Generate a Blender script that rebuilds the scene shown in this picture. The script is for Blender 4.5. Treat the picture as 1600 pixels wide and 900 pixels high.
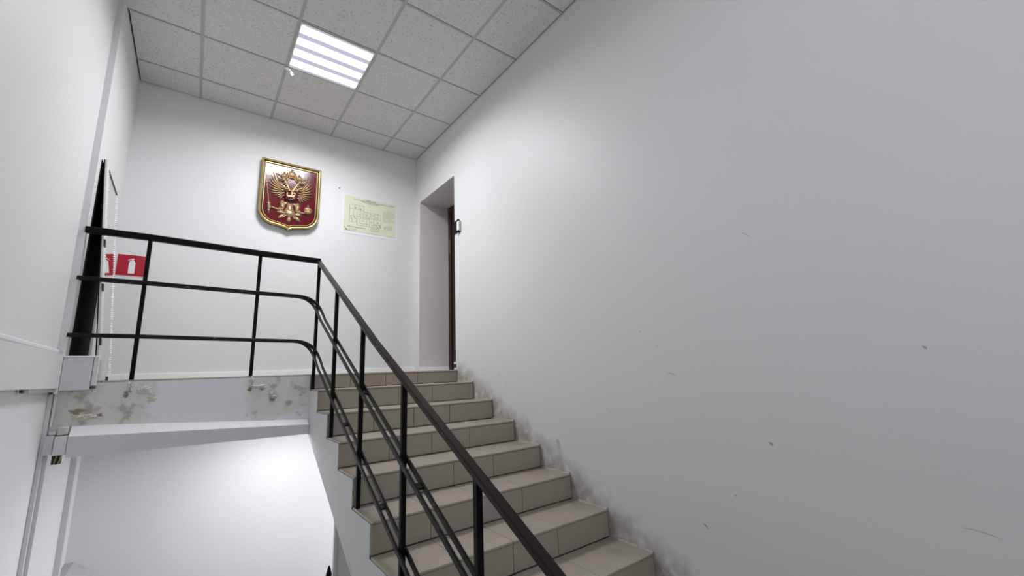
import bpy, bmesh, math, random
from mathutils import Vector, Matrix
random.seed(7)
for o in list(bpy.data.objects): bpy.data.objects.remove(o, do_unlink=True)
scene = bpy.context.scene
COL = scene.collection

# ------------------------------------------------------------------ camera
cam_d = bpy.data.cameras.new('camera'); cam = bpy.data.objects.new('camera', cam_d); COL.objects.link(cam)
cam.location = (0, 0, 0); cam.rotation_mode = 'XYZ'
cam.rotation_euler = (1.7685, 0.0367, -0.6409)
cam_d.sensor_fit = 'HORIZONTAL'; cam_d.sensor_width = 36; cam_d.lens = 654.3*36/1600
cam_d.clip_start = 0.02
scene.camera = cam

# ------------------------------------------------------------------ world, light, exposure
w = bpy.data.worlds.new('world'); scene.world = w; w.use_nodes = True
w.node_tree.nodes['Background'].inputs[0].default_value = (0.80, 0.87, 1.0, 1)
w.node_tree.nodes['Background'].inputs[1].default_value = 0.5
vs = scene.view_settings
vs.view_transform = 'Standard'; vs.look = 'None'; vs.gamma = 1; vs.use_curve_mapping = False
vs.exposure = 0.07
def area(name, loc, rot, sx, sy, power, col):
    d = bpy.data.lights.new(name, 'AREA'); d.shape = 'RECTANGLE'; d.size = sx; d.size_y = sy
    d.energy = power; d.color = col
    o = bpy.data.objects.new(name, d); COL.objects.link(o); o.location = loc; o.rotation_euler = rot
    return o
# added fill light behind the camera, at an assumed window in the rear wall
area('rear_fill', (0.75, -1.30, 0.95), (math.radians(90), 0, math.radians(0)), 1.5, 1.4, 14, (0.93, 0.96, 1.0))
# added fill light under the landing, brightening the lower walls from the right
area('lower_fill', (1.98, 4.12, -1.25), (math.radians(90), 0, math.radians(90)), 0.9, 1.4, 14, (0.94, 0.945, 1.0))
PANEL_STRENGTH = 12; PANEL_WATT = 39
PANEL2_STRENGTH = 7; PANEL2_WATT = 3.2
LOWER_STRENGTH = 16; LOWER_WATT = 7

# ------------------------------------------------------------------ measures (metres, the camera's eye at the origin)
XL, XN = -0.625, -0.660          # left wall beyond / before the landing edge
XR, YB, H = 2.063, 4.67, 2.724   # right wall, back wall, ceiling
Y0, T, RI = 3.655, 0.3004, 0.1498
ZS = 0.0735                      # nominal level of the top step series
ZL = 0.040                       # landing
XS = 0.7405                      # left end of the tiles
YREAR = -1.3
ZLOW = -2.95
DY0, DY1, DZ = 3.682, 4.547, 2.10   # door opening

# ------------------------------------------------------------------ helpers
def link(name, me, mat=None, parent=None, smooth=False):
    o = bpy.data.objects.new(name, me); COL.objects.link(o)
    if mat is not None and not me.materials:
        for m in (mat if isinstance(mat, (list, tuple)) else [mat]): me.materials.append(m)
    if smooth:
        for p in me.polygons: p.use_smooth = True
    if parent is not None:
        o.parent = parent
        mw = Matrix.Translation(parent['_w']) if '_w' in parent else Matrix.Identity(4)
        o.matrix_parent_inverse = mw.inverted()
    return o
def obj(name, bm, mat=None, parent=None, smooth=False):
    bmesh.ops.recalc_face_normals(bm, faces=bm.faces[:])
    me = bpy.data.meshes.new(name); bm.to_mesh(me); bm.free()
    o = link(name, me, mat, parent, smooth)
    return o
def root(name, loc, label=None, cat=None, group=None):
    o = bpy.data.objects.new(name, None); COL.objects.link(o); o.location = loc
    o.empty_display_size = 0.1; o['_w'] = list(loc)
    if label: o['label'] = label
    if cat: o['category'] = cat
    if group: o['group'] = group
    return o
def tag(o, label, cat, group=None):
    o['label'] = label; o['category'] = cat
    if group: o['group'] = group
    return o
def struct(o): o['kind'] = 'structure'; return o
def NB(): return bmesh.new()
def box(bm, x0, x1, y0, y1, z0, z1, bev=0):
    vs_ = [bm.verts.new((x, y, z)) for x in (x0, x1) for y in (y0, y1) for z in (z0, z1)]
    F = [(0,1,3,2),(4,6,7,5),(0,4,5,1),(2,3,7,6),(0,2,6,4),(1,5,7,3)]
    fs = [bm.faces.new([vs_[i] for i in f]) for f in F]
    if bev:
        es = list({e for f in fs for e in f.edges})
        bmesh.ops.bevel(bm, geom=es, offset=bev, segments=2, affect='EDGES', profile=0.6)
    return bm
def prism(bm, poly, axis, a, b):
    """poly: 2D points; extruded along axis between a and b"""
    def P(p, s):
        return {'x': (s, p[0], p[1]), 'y': (p[0], s, p[1]), 'z': (p[0], p[1], s)}[axis]
    A = [bm.verts.new(P(p, a)) for p in poly]; B = [bm.verts.new(P(p, b)) for p in poly]
    n = len(poly); fs = []
    fs.append(bm.faces.new(A)); fs.append(bm.faces.new(B[::-1]))
    for i in range(n):
        fs.append(bm.faces.new([A[i], B[i], B[(i+1) % n], A[(i+1) % n]]))
    return fs
def sweep(bm, path, w, h, chamfer=0.0):
    """rectangular bar (w wide, h tall, centred) along a path, mitred, up = +z"""
    pts = [Vector(p) for p in path]; n = len(pts); rings = []
    if chamfer:
        c = chamfer; sec = [(-w/2+c,-h/2),(w/2-c,-h/2),(w/2,-h/2+c),(w/2,h/2-c),(w/2-c,h/2),(-w/2+c,h/2),(-w/2,h/2-c),(-w/2,-h/2+c)]
    else: sec = [(-w/2,-h/2),(w/2,-h/2),(w/2,h/2),(-w/2,h/2)]
    for i, p in enumerate(pts):
        d0 = (pts[i]-pts[i-1]).normalized() if i > 0 else (pts[1]-pts[0]).normalized()
        d1 = (pts[i+1]-pts[i]).normalized() if i < n-1 else d0
        def side(d):
            s = d.cross(Vector((0,0,1)))
            return s.normalized() if s.length > 1e-4 else Vector((1,0,0))
        s0, s1 = side(d0), side(d1)
        s = (s0+s1); s.normalize(); k = 1/max(0.4, s.dot(s0))
        t = (d0+d1).normalized(); u = s.cross(t).normalized()
        if u.z < 0: u = -u
        rings.append([bm.verts.new(p + s*(a*k) + u*b) for a, b in sec])
    m = len(sec)
    for i in range(n-1):
        for j in range(m):
            bm.faces.new([rings[i][j], rings[i][(j+1)%m], rings[i+1][(j+1)%m], rings[i+1][j]])
    bm.faces.new(rings[0]); bm.faces.new(rings[-1][::-1])
    return bm
def ell(bm, c, r, seg=12, rings=8):
    mat = Matrix.Translation(c) @ Matrix.Diagonal((r[0], r[1], r[2], 1))
    bmesh.ops.create_uvsphere(bm, u_segments=seg, v_segments=rings, radius=1, matrix=mat)

# ------------------------------------------------------------------ materials
def mat(name, col, rough=0.6, metal=0.0, var=0.0, vscale=3.0, bump=0.0, bscale=60.0, spec=0.5, coat=0.0):
    m = bpy.data.materials.new(name); m.use_nodes = True; nt = m.node_tree; N = nt.nodes; L = nt.links
    b = N['Principled BSDF']
    b.inputs['Roughness'].default_value = rough; b.inputs['Metallic'].default_value = metal
    b.inputs['Specular IOR Level'].default_value = spec
    if coat: b.inputs['Coat Weight'].default_value = coat; b.inputs['Coat Roughness'].default_value = 0.05
    b.inputs['Base Color'].default_value = (*col, 1)
    tc = N.new('ShaderNodeTexCoord')
    nz = N.new('ShaderNodeTexNoise'); nz.inputs['Scale'].default_value = vscale; nz.inputs['Detail'].default_value = 5
    L.new(tc.outputs['Object'], nz.inputs['Vector'])
    mx = N.new('ShaderNodeMix'); mx.data_type = 'RGBA'; mx.name = 'mix'
    mx.inputs['A'].default_value = (*[c*(1-var) for c in col], 1); mx.inputs['B'].default_value = (*[min(1, c*(1+var)) for c in col], 1)
    L.new(nz.outputs['Fac'], mx.inputs['Factor']); L.new(mx.outputs['Result'], b.inputs['Base Color'])
    if bump:
        n2 = N.new('ShaderNodeTexNoise'); n2.inputs['Scale'].default_value = bscale; n2.inputs['Detail'].default_value = 4
        L.new(tc.outputs['Object'], n2.inputs['Vector'])
        bp = N.new('ShaderNodeBump'); bp.inputs['Strength'].default_value = bump; bp.inputs['Distance'].default_value = 0.01
        L.new(n2.outputs['Fac'], bp.inputs['Height']); L.new(bp.outputs['Normal'], b.inputs['Normal'])
    return m
class G:      # small node-graph helper
    def __init__(s, m): s.m = m; s.N = m.node_tree.nodes; s.L = m.node_tree.links; s.b = s.N['Principled BSDF']
    def math(s, op, a, b=None, clamp=False):
        n = s.N.new('ShaderNodeMath'); n.operation = op; n.use_clamp = clamp
        for i, v in enumerate((a, b)):
            if v is None: continue
            if isinstance(v, (int, float)): n.inputs[i].default_value = v
            else: s.L.new(v, n.inputs[i])
        return n.outputs[0]
    def xyz(s):
        g = s.N.new('ShaderNodeNewGeometry'); q = s.N.new('ShaderNodeSeparateXYZ'); s.L.new(g.outputs['Position'], q.inputs[0]); return q.outputs
    def noise(s, scale, detail=4):
        g = s.N.new('ShaderNodeNewGeometry'); n = s.N.new('ShaderNodeTexNoise'); n.inputs['Scale'].default_value = scale; n.inputs['Detail'].default_value = detail
        s.L.new(g.outputs['Position'], n.inputs['Vector']); return n.outputs['Fac']
    def ramp(s, v, lo, hi):
        n = s.N.new('ShaderNodeMapRange'); n.interpolation_type = 'SMOOTHSTEP'
        n.inputs['From Min'].default_value = lo; n.inputs['From Max'].default_value = hi; s.L.new(v, n.inputs['Value']); return n.outputs[0]
    def over(s, fac, col):
        """lay a colour over the current base colour"""
        src = s.b.inputs['Base Color'].links[0].from_socket
        mx = s.N.new('ShaderNodeMix'); mx.data_type = 'RGBA'; s.L.new(fac, mx.inputs['Factor']); s.L.new(src, mx.inputs['A']); mx.inputs['B'].default_value = (*col, 1)
        s.L.new(mx.outputs['Result'], s.b.inputs['Base Color'])

M = {}
WALL = (0.735, 0.74, 0.745)
M['wall'] = mat('wall_paint', WALL, 0.55, var=0.025, vscale=1.5, bump=0.06, bscale=45)
M['wall_stair'] = mat('wall_paint_grimy', WALL, 0.5, var=0.03, vscale=1.3, bump=0.06, bscale=45)
g = G(M['wall_stair']); X_, Y_, Z_ = g.xyz()
d = g.math('SUBTRACT', Z_, g.math('ADD', g.math('MULTIPLY', Y_, 0.4987), ZS - Y0*0.4987))   # height over the nosing line
dn = g.math('ADD', d, g.math('MULTIPLY', g.math('SUBTRACT', g.noise(9), 0.5), 0.22))
fac = g.math('MULTIPLY', g.math('SUBTRACT', 1.0, g.ramp(dn, -0.06, 0.13)), g.ramp(g.noise(14), 0.12, 0.62))
fac = g.math('MULTIPLY', fac, g.math('SUBTRACT', 1.0, g.ramp(Y_, 3.60, 3.70)))
g.over(g.math('MULTIPLY', fac, 0.85), (0.33, 0.30, 0.255))
M['white_trim'] = mat('white_trim', (0.90, 0.90, 0.89), 0.35, var=0.02)
M['duct'] = mat('cable_duct_plastic', (0.70, 0.72, 0.72), 0.4, var=0.03)
M['ductgrey'] = mat('cable_duct_grey', (0.62, 0.64, 0.64), 0.4, var=0.03)
M['rib'] = mat('rib_paint', (0.66, 0.675, 0.685), 0.6, var=0.03, vscale=2, bump=0.15, bscale=30)
M['fascia'] = mat('fascia_paint', (0.78, 0.805, 0.82), 0.6, var=0.03, vscale=2, bump=0.15, bscale=30)
g = G(M['fascia']); X_, Y_, Z_ = g.xyz()
n1 = g.math('MULTIPLY', g.math('SUBTRACT', g.noise(7), 0.5), 0.35)
xl = g.math('ADD', X_, n1)
left = g.math('SUBTRACT', 1.0, g.ramp(xl, -0.26, -0.17))
right = g.math('MULTIPLY', g.ramp(xl, 0.28, 0.36), g.math('SUBTRACT', 1.0, g.ramp(X_, 0.70, 0.78)))
zcut = g.ramp(g.math('ADD', Z_, g.math('MULTIPLY', n1, 0.6)), -0.27, -0.20)
g.over(g.math('MULTIPLY', g.math('MULTIPLY', g.math('MAXIMUM', left, right), zcut), 0.9), (0.70, 0.685, 0.64))
dirt = g.math('MULTIPLY', g.ramp(g.noise(11, 6), 0.53, 0.68), g.math('MULTIPLY', g.math('MAXIMUM', left, right), 0.75))
g.over(dirt, (0.36, 0.31, 0.24))
M['casing'] = mat('casing_paint', (0.44, 0.435, 0.44), 0.6, var=0.03)
M['stringer'] = mat('stringer_plaster', (0.67, 0.67, 0.66), 0.6, var=0.06, vscale=4, bump=0.2, bscale=22)
g = G(M['stringer']); g.over(g.math('MULTIPLY', g.ramp(g.noise(8, 6), 0.60, 0.72), 0.35), (0.42, 0.38, 0.31))
M['grout'] = mat('grout', (0.115, 0.10, 0.085), 0.9, var=0.2, vscale=20)
M['mortar'] = mat('mortar', (0.36, 0.33, 0.29), 0.9, var=0.35, vscale=25, bump=0.5, bscale=60)
M['putty'] = mat('putty', (0.64, 0.61, 0.55), 0.85, var=0.12, vscale=18, bump=0.6, bscale=50)
M['putty_dark'] = mat('putty_broken', (0.40, 0.34, 0.25), 0.9, var=0.35, vscale=30, bump=0.6, bscale=60)
M['riser'] = mat('riser_tile', (0.345, 0.31, 0.255), 0.42, var=0.06, vscale=5, bump=0.03, bscale=150)
M['tread'] = mat('tread_tile', (0.37, 0.33, 0.28), 0.40, var=0.07, vscale=6, bump=0.04, bscale=150)
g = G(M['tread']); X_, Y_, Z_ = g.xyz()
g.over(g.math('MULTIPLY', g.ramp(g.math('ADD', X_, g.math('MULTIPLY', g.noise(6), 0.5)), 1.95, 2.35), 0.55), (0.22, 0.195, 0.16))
g.over(g.math('MULTIPLY', g.ramp(g.noise(5, 6), 0.52, 0.70), 0.35), (0.27, 0.24, 0.20))
M['floor_tile'] = mat('landing_tile', (0.41, 0.38, 0.34), 0.4, var=0.06, vscale=5)
M['concrete'] = mat('concrete', (0.42, 0.41, 0.39), 0.8, var=0.1, vscale=4, bump=0.2)
M['ctile'] = mat('mineral_ceiling_tile', (0.70, 0.685, 0.675), 0.9, var=0.02, vscale=2)
g = G(M['ctile'])
sp = g.math('MULTIPLY', g.ramp(g.noise(75, 2), 0.61, 0.68), 0.62); g.over(sp, (0.30, 0.285, 0.28))
sp = g.math('MULTIPLY', g.ramp(g.noise(140, 1), 0.60, 0.72), 0.35); g.over(sp, (0.36, 0.345, 0.335))
M['tbar'] = mat('ceiling_grid_metal', (0.45, 0.45, 0.45), 0.4, var=0.03)
M['void'] = mat('ceiling_void', (0.05, 0.05, 0.05), 0.9)
M['black'] = mat('black_paint', (0.0045, 0.004, 0.004), 0.42, var=0.3, vscale=30, spec=0.10)
g = G(M['black']); g.over(g.math('MULTIPLY', g.ramp(g.noise(160, 2), 0.75, 0.79), 0.2), (0.35, 0.34, 0.32))
M['worn'] = mat('worn_black_paint', (0.009, 0.0075, 0.007), 0.38, var=0.3, vscale=30, spec=0.16)
g = G(M['worn']); g.over(g.math('MULTIPLY', g.ramp(g.noise(22, 7), 0.60, 0.74), 0.5), (0.13, 0.12, 0.115))
M['hand'] = mat('dark_brown_handrail', (0.0155, 0.0085, 0.0075), 0.30, var=0.3, vscale=18, spec=0.17)
g = G(M['hand']); g.over(g.math('MULTIPLY', g.ramp(g.noise(70, 2), 0.745, 0.765), 0.8), (0.55, 0.50, 0.48))
M['brown'] = mat('dark_brown_door', (0.030, 0.010, 0.006), 0.35, var=0.35, vscale=8)
M['ochre'] = mat('ochre_wood', (0.16, 0.10, 0.06), 0.5, var=0.1)
M['plaster_in'] = mat('jamb_plaster', (0.68, 0.64, 0.64), 0.6, var=0.03, vscale=2, bump=0.05)
M['gold'] = mat('gold_paint', (0.47, 0.34, 0.135), 0.34, metal=0.75, var=0.12, vscale=25)
M['bronze'] = mat('bronze_paint', (0.40, 0.265, 0.15), 0.36, metal=0.5, var=0.18, vscale=40)
M['bronze_l'] = mat('pale_gold', (0.66, 0.53, 0.25), 0.3, metal=0.55, var=0.12, vscale=40)
M['rosegold'] = mat('rose_gold', (0.58, 0.37, 0.29), 0.32, metal=0.55, var=0.12, vscale=40)
M['red'] = mat('red_lacquer', (0.105, 0.004, 0.009), 0.16, var=0.12, vscale=30, bump=0.04, bscale=40, coat=0.12, spec=0.4)
M['blacklac'] = mat('black_lacquer', (0.012, 0.010, 0.008), 0.35)
M['navy'] = mat('dark_dragon', (0.02, 0.02, 0.035), 0.25)
M['signred'] = mat('sign_red', (0.42, 0.012, 0.03), 0.35, var=0.03)
M['signwhite'] = mat('sign_white', (0.85, 0.84, 0.86), 0.4)
M['paper'] = mat('pale_green_paper', (0.70, 0.72, 0.55), 0.35, var=0.03)
M['paperwhite'] = mat('white_film', (0.80, 0.80, 0.84), 0.25)
M['ink'] = mat('faded_ink', (0.20, 0.22, 0.18), 0.7)
M['inkl'] = mat('pale_ink', (0.42, 0.44, 0.34), 0.7)
M['mirror'] = mat('mirror_glass', (0.86, 0.89, 0.88), 0.02, metal=1.0)
M['bead'] = mat('bevel_glint_white', (0.97, 0.97, 0.97), 0.15)  # white stands in for the glints along the bevel
M['mframe'] = mat('mirror_frame', (0.72, 0.72, 0.70), 0.4, var=0.03)
M['mback'] = mat('mirror_backing', (0.010, 0.011, 0.012), 0.7, spec=0.15)  # mirror back; also the board standing for shade behind it
M['plasticwhite'] = mat('white_plastic', (0.85, 0.85, 0.83), 0.4)
M['scuff'] = mat('scuff_grey', (0.40, 0.395, 0.39), 0.7, var=0.2, vscale=60)
M['scuffl'] = mat('scuff_pale', (0.56, 0.555, 0.55), 0.7, var=0.2, vscale=60)
M['cable'] = mat('black_cable', (0.01, 0.01, 0.01), 0.5)
M['cablel'] = mat('tan_cable', (0.40, 0.34, 0.24), 0.5)
def lamp_mat(name, strength, x0, w, horizontal_axis, n, lo):
    m = bpy.data.materials.new(name); m.use_nodes = True; nt = m.node_tree; nt.nodes.clear()
    out = nt.nodes.new('ShaderNodeOutputMaterial'); em = nt.nodes.new('ShaderNodeEmission')
    geo = nt.nodes.new('ShaderNodeNewGeometry'); sx = nt.nodes.new('ShaderNodeSeparateXYZ'); nt.links.new(geo.outputs['Position'], sx.inputs[0])
    def mth(op, a, b=None):
        q = nt.nodes.new('ShaderNodeMath'); q.operation = op
        for i, v in enumerate((a, b)):
            if v is None: continue
            if isinstance(v, (int, float)): q.inputs[i].default_value = v
            else: nt.links.new(v, q.inputs[i])
        return q.outputs[0]
    t = mth('MULTIPLY', mth('SUBTRACT', sx.outputs[horizontal_axis], x0), n/w)
    s = mth('COSINE', mth('MULTIPLY', mth('SUBTRACT', t, 0.5), 2*math.pi))     # the LED strips behind the diffuser
    s = mth('ADD', mth('MULTIPLY', s, 0.5), 0.5)
    mr = nt.nodes.new('ShaderNodeMapRange'); mr.interpolation_type = 'SMOOTHSTEP'; mr.inputs['From Min'].default_value = 0.22; mr.inputs['From Max'].default_value = 0.95; nt.links.new(s, mr.inputs['Value']); s = mr.outputs[0]
    mx = nt.nodes.new('ShaderNodeMix'); mx.data_type = 'RGBA'; nt.links.new(s, mx.inputs['Factor'])
    mx.inputs['A'].default_value = (0.70*lo, 0.71*lo, 0.88*lo, 1); mx.inputs['B'].default_value = (1.0, 1.0, 1.0, 1)
    nt.links.new(mx.outputs['Result'], em.inputs['Color']); em.inputs['Strength'].default_value = strength
    nt.links.new(em.outputs[0], out.inputs[0]); return m

# ------------------------------------------------------------------ the shell
bm = NB(); box(bm, XL-0.3, XR+0.6, YB, YB+0.2, ZLOW, H+0.3); struct(obj('wall_back', bm, M['wall']))
bm = NB()
box(bm, XL-0.3, XL, 3.635, YB, ZLOW, H+0.3); wall_left = struct(obj('wall_left', bm, M['wall']))
bm = NB(); box(bm, XL-0.3, XN, YREAR, 3.635, ZLOW, H+0.3); struct(obj('wall_left', bm, M['wall']))
# right wall with the doorway
bm = NB()
box(bm, XR, XR+0.42, YREAR, DY0, ZLOW, H+0.3); box(bm, XR, XR+0.42, DY1, YB, ZLOW, H+0.3)
box(bm, XR, XR+0.42, DY0, DY1, DZ, H+0.3); box(bm, XR, XR+0.42, DY0, DY1, ZLOW, ZL-0.012)
wall_right = struct(obj('wall_right', bm, M['wall_stair']))
bm = NB(); box(bm, XR+0.001, XR+0.39, DY1-0.004, DY1+0.0, ZL, DZ-0.001); obj('jamb_lining', bm, M['plaster_in'], wall_right)
bm = NB(); box(bm, XR+0.001, XR+0.39, DY0, DY1-0.004, DZ-0.004, DZ); obj('head_lining', bm, M['plaster_in'], wall_right)
bm = NB()   # rear wall of the half landing with an opening added for the fill light
wx0, wx1, wz0, wz1 = -0.05, 1.55, 0.2, 1.7
box(bm, XN, wx0, YREAR-0.3, YREAR, ZLOW, H+0.3); box(bm, wx1, XR, YREAR-0.3, YREAR, ZLOW, H+0.3)
box(bm, wx0, wx1, YREAR-0.3, YREAR, ZLOW, wz0); box(bm, wx0, wx1, YREAR-0.3, YREAR, wz1, H+0.3)
struct(obj('wall_rear', bm, M['wall']))
win = None
bm = NB()
for a in ((wx0, wx0+0.06, wz0, wz1), (wx1-0.06, wx1, wz0, wz1), (wx0+0.06, wx1-0.06, wz0, wz0+0.06), (wx0+0.06, wx1-0.06, wz1-0.06, wz1), (0.72, 0.78, wz0+0.06, wz1-0.06)):
    box(bm, a[0], a[1], YREAR-0.2, YREAR-0.14, a[2], a[3])
struct(obj('added_window', bm, M['white_trim']))  # frame of the assumed window, added along with the fill light
# floors
YH = Y0 - 10*T
bm = NB(); box(bm, XN, XR, YREAR, YH-0.0, ZS-10*RI-0.22, ZS-10*RI-0.002); struct(obj('floor_half_landing', bm, M['concrete']))
bm = NB(); box(bm, XL-0.3, XR+0.4, YREAR, YB, ZLOW-0.1, ZLOW); struct(obj('floor_lower', bm, M['concrete']))
# landing slab: fascia in front, sloping underside rib
bm = NB(); prism(bm, [(XL, 3.635), (0.7405, 3.635), (0.7405, Y0+0.012), (XR, Y0+0.012), (XR, YB), (XL, YB)], 'z', -0.335, ZL-0.012)
landing = struct(obj('floor', bm, M['fascia']))
# landing tiles
tiles = {}
def tile_mesh(key, sx, sy, sz, m, bev=0.0015):
    k = (round(sx, 3), round(sy, 3), round(sz, 3), key)
    if k not in tiles:
        b = NB(); box(b, 0, sx, 0, sy, 0, sz, 0)
        es = [e for e in b.edges]
        if bev: bmesh.ops.bevel(b, geom=es, offset=bev, segments=1, affect='EDGES')
        bmesh.ops.recalc_face_normals(b, faces=b.faces[:])
        me = bpy.data.meshes.new(key); b.to_mesh(me); b.free(); me.materials.append(m); tiles[k] = me
    return tiles[k]
def tile(key, x0, x1, y0, y1, z0, z1, m, parent):
    me = tile_mesh(key, x1-x0, y1-y0, z1-z0, m)
    o = bpy.data.objects.new(key, me); COL.objects.link(o)
    o.parent = parent
    if '_w' in parent: o.matrix_parent_inverse = Matrix.Translation(parent['_w']).inverted()
    o.location = (x0, y0, z0)
    return o
GAP = 0.0028
xs_l = [XL+0.002, -0.45, -0.15, 0.15, 0.45, 0.75, 1.05, 1.35, 1.65, 1.95, XR-0.001]
ys_l = [Y0-0.012, Y0+0.29, Y0+0.59, Y0+0.89, YB-0.001]
for i in range(len(xs_l)-1):
    for j in range(len(ys_l)-1):
        ya = ys_l[j] if not (j == 0 and xs_l[i] < 0.7) else 3.640
        tile('floor_tile', xs_l[i]+GAP/2, xs_l[i+1]-GAP/2, ya, ys_l[j+1]-GAP, ZL-0.012, ZL, M['floor_tile'], landing)
# low casing at the foot of the lower back wall, in the left corner
LZ = -1.246
bm = NB(); prism(bm, [(XL, LZ-0.6), (XL, LZ), (-0.575, LZ), (-0.50, LZ-0.06), (-0.42, LZ-0.25), (-0.40, LZ-0.6)], 'y', 4.1, YB); struct(obj('trim_1', bm, M['casing']))
# rib along the underside of the landing edge: sloped top, flat front
bm = NB()
def rib(x, z_up, z_ft, z_b): return [(x, 3.636, z_up), (x, 3.575, z_ft), (x, 3.575, z_b), (x, 3.70, z_b), (x, 3.70, z_up)]
A = [bm.verts.new(p) for p in rib(-0.545, -0.215, -0.272, -0.389)]; B = [bm.verts.new(p) for p in rib(0.737, -0.298, -0.332, -0.400)]
bm.faces.new(A); bm.faces.new(B[::-1])
for i in range(5): bm.faces.new([A[i], B[i], B[(i+1)%5], A[(i+1)%5]])
struct(obj('trim_2', bm, M['rib']))
# baseboards
bm = NB(); box(bm, XL, XR, YB-0.014, YB, ZL, 0.096, 0.003); struct(obj('baseboard_back', bm, M['white_trim']))
bm = NB(); box(bm, XR+0.0, XR+0.385, DY1-0.018, DY1-0.004, ZL, 0.091, 0.003); struct(obj('baseboard_right', bm, M['white_trim']))
# wall under the flight with its white corner bead
bm = NB(); prism(bm, [(YH, ZLOW), (2.86, ZLOW), (2.86, 0.5*2.86-2.215), (YH, 0.5*YH-2.215)], 'x', 0.785, 0.90); struct(obj('wall_under_stairs', bm, M['concrete']))
bm = NB(); box(bm, 0.765, 0.905, 2.862, 2.885, ZLOW, 0.5*2.862-2.2135); struct(obj('trim_3', bm, M['white_trim']))
# plaster bead along the lower edge of the near left wall
bm = NB(); sweep(bm, [(XN+0.006, 1.6, 0.226), (XN+0.006, 2.6, 0.223), (XN+0.006, 3.62, 0.216)], 0.014, 0.022, 0.005); struct(obj('trim_4', bm, M['wall']))

# ------------------------------------------------------------------ suspended ceiling
bm = NB(); box(bm, XL-0.3, XR+0.4, YREAR, YB, H+0.10, H+0.16); ceiling = struct(obj('ceiling', bm, M['void']))
gx = [-0.779+.6*i for i in range(6)]; gy = [3.735-.6*j for j in range(-1, 9)]
cx = [XN+0.004] + [v for v in gx if v > XL+0.05 and v < XR-0.05] + [XR-0.004]
cy = [YB-0.004] + [v for v in gy if v > YREAR] + [YREAR]
LI = (0.421, 1.021, 3.135, 3.735)
TB = 0.012
for i in range(len(cx)-1):
    for j in range(len(cy)-1):
        x0, x1, y1, y0 = cx[i], cx[i+1], cy[j], cy[j+1]
        if i == 0 and y0 > 3.6: x0 = XL+0.004
        if abs(x0-LI[0]) < .01 and abs(y0-LI[2]) < .01: continue
        if abs(x0-LI[0]) < .01 and abs(y0-0.135) < .01: continue
        tile('ceiling_tile', x0+(0.009 if i else 0.006), x1-(0.009 if i < len(cx)-2 else 0.007), y0+0.0095, y1-(0.0095 if j else 0.007), H+random.uniform(0, .0015), H+0.016, M['ctile'], ceiling)
for x in cx[1:-1]:
    bm = NB(); box(bm, x-TB, x+TB, YREAR, YB-0.004, H-0.0015, H+0.0+0.018 if False else H+0.0005); box(bm, x-0.002, x+0.002, YREAR, YB-0.004, H+0.0005, H+0.04)
    obj('grid_bar', bm, M['tbar'], ceiling)
for y in cy[1:-1]:
    for i in range(len(cx)-1):
        xa = cx[i]+TB if i else (XL+0.004 if y > 3.6 else cx[i]); xb = cx[i+1]-TB if i < len(cx)-2 else cx[i+1]
        bm = NB(); box(bm, xa, xb, y-0.0065, y+0.0065, H-0.0008, H+0.0005); box(bm, xa, xb, y-0.002, y+0.002, H+0.0005, H+0.04)
        obj('grid_bar', bm, M['tbar'], ceiling)
# LED panel in the grid
def led_panel(cxm, cym, z, strength, watt, label, lo, ax, s=0.576, beam=162):
    r = root('ceiling_light', (cxm, cym, z), label, 'light')
    m = lamp_mat('led_diffuser', strength, cym-s/2 if ax == 1 else cxm-s/2, s, ax, 4, lo)
    b = NB(); box(b, cxm-s/2+.008, cxm+s/2-.008, cym-s/2+.008, cym+s/2-.008, z-0.003, z+0.001); obj('diffuser', b, m, r)
    b = NB()
    for (x0, x1, y0, y1) in ((-s/2, s/2, -s/2, -s/2+.008), (-s/2, s/2, s/2-.008, s/2), (-s/2, -s/2+.008, -s/2+.008, s/2-.008), (s/2-.008, s/2, -s/2+.008, s/2-.008)):
        box(b, cxm+x0, cxm+x1, cym+y0, cym+y1, z-0.006, z+0.03)
    obj('frame', b, M['plasticwhite'], r)
    for k in range(4):      # the four LED strips, with the beam of a prismatic diffuser
        l = area('led_strip', (cxm, cym-s/2+s*(k+0.5)/4, z-0.004), (0, 0, 0), s*0.92, s*0.10, watt/4, (0.968, 0.970, 1.0))
        l.data.spread = math.radians(beam); l.parent = r; l.matrix_parent_inverse = Matrix.Translation((cxm, cym, z)).inverted()
    b = NB(); box(b, cxm-s/2, cxm+s/2, cym-s/2, cym+s/2, z+0.03, z+0.05); obj('housing', b, M['plasticwhite'], r)
    return r
led_panel(0.721, 3.435, H, PANEL_STRENGTH, PANEL_WATT, 'square white LED panel glowing in the tiled ceiling above the landing', 0.06, 1)
led_panel(0.721, 0.435, H, PANEL2_STRENGTH, PANEL2_WATT, 'second square LED panel in the ceiling over the half landing, behind the camera', 0.022, 1)
# lamp under the landing slab that lights the lower flight
led_panel(0.66, 3.92, -0.387, LOWER_STRENGTH, LOWER_WATT, 'lamp fixed under the landing slab, hidden behind its edge rib', 0.6, 1, 0.44, 178)
# white plastic hook at the panel's corner
r = root('ceiling_hook', (0.435, 3.752, H), 'small white plastic hook hanging from the ceiling grid at the corner of the light panel', 'hook')
b = NB(); ell(b, (0.433, 3.752, H-0.012), (0.026, 0.016, 0.011)); obj('base', b, M['plasticwhite'], r, True)
b = NB(); sweep(b, [(0.445, 3.752, H-0.018), (0.462, 3.755, H-0.026), (0.472, 3.757, H-0.044), (0.468, 3.757, H-0.060)], 0.012, 0.010, 0.003); obj('hook_arm', b, M['plasticwhite'], r)

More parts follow.
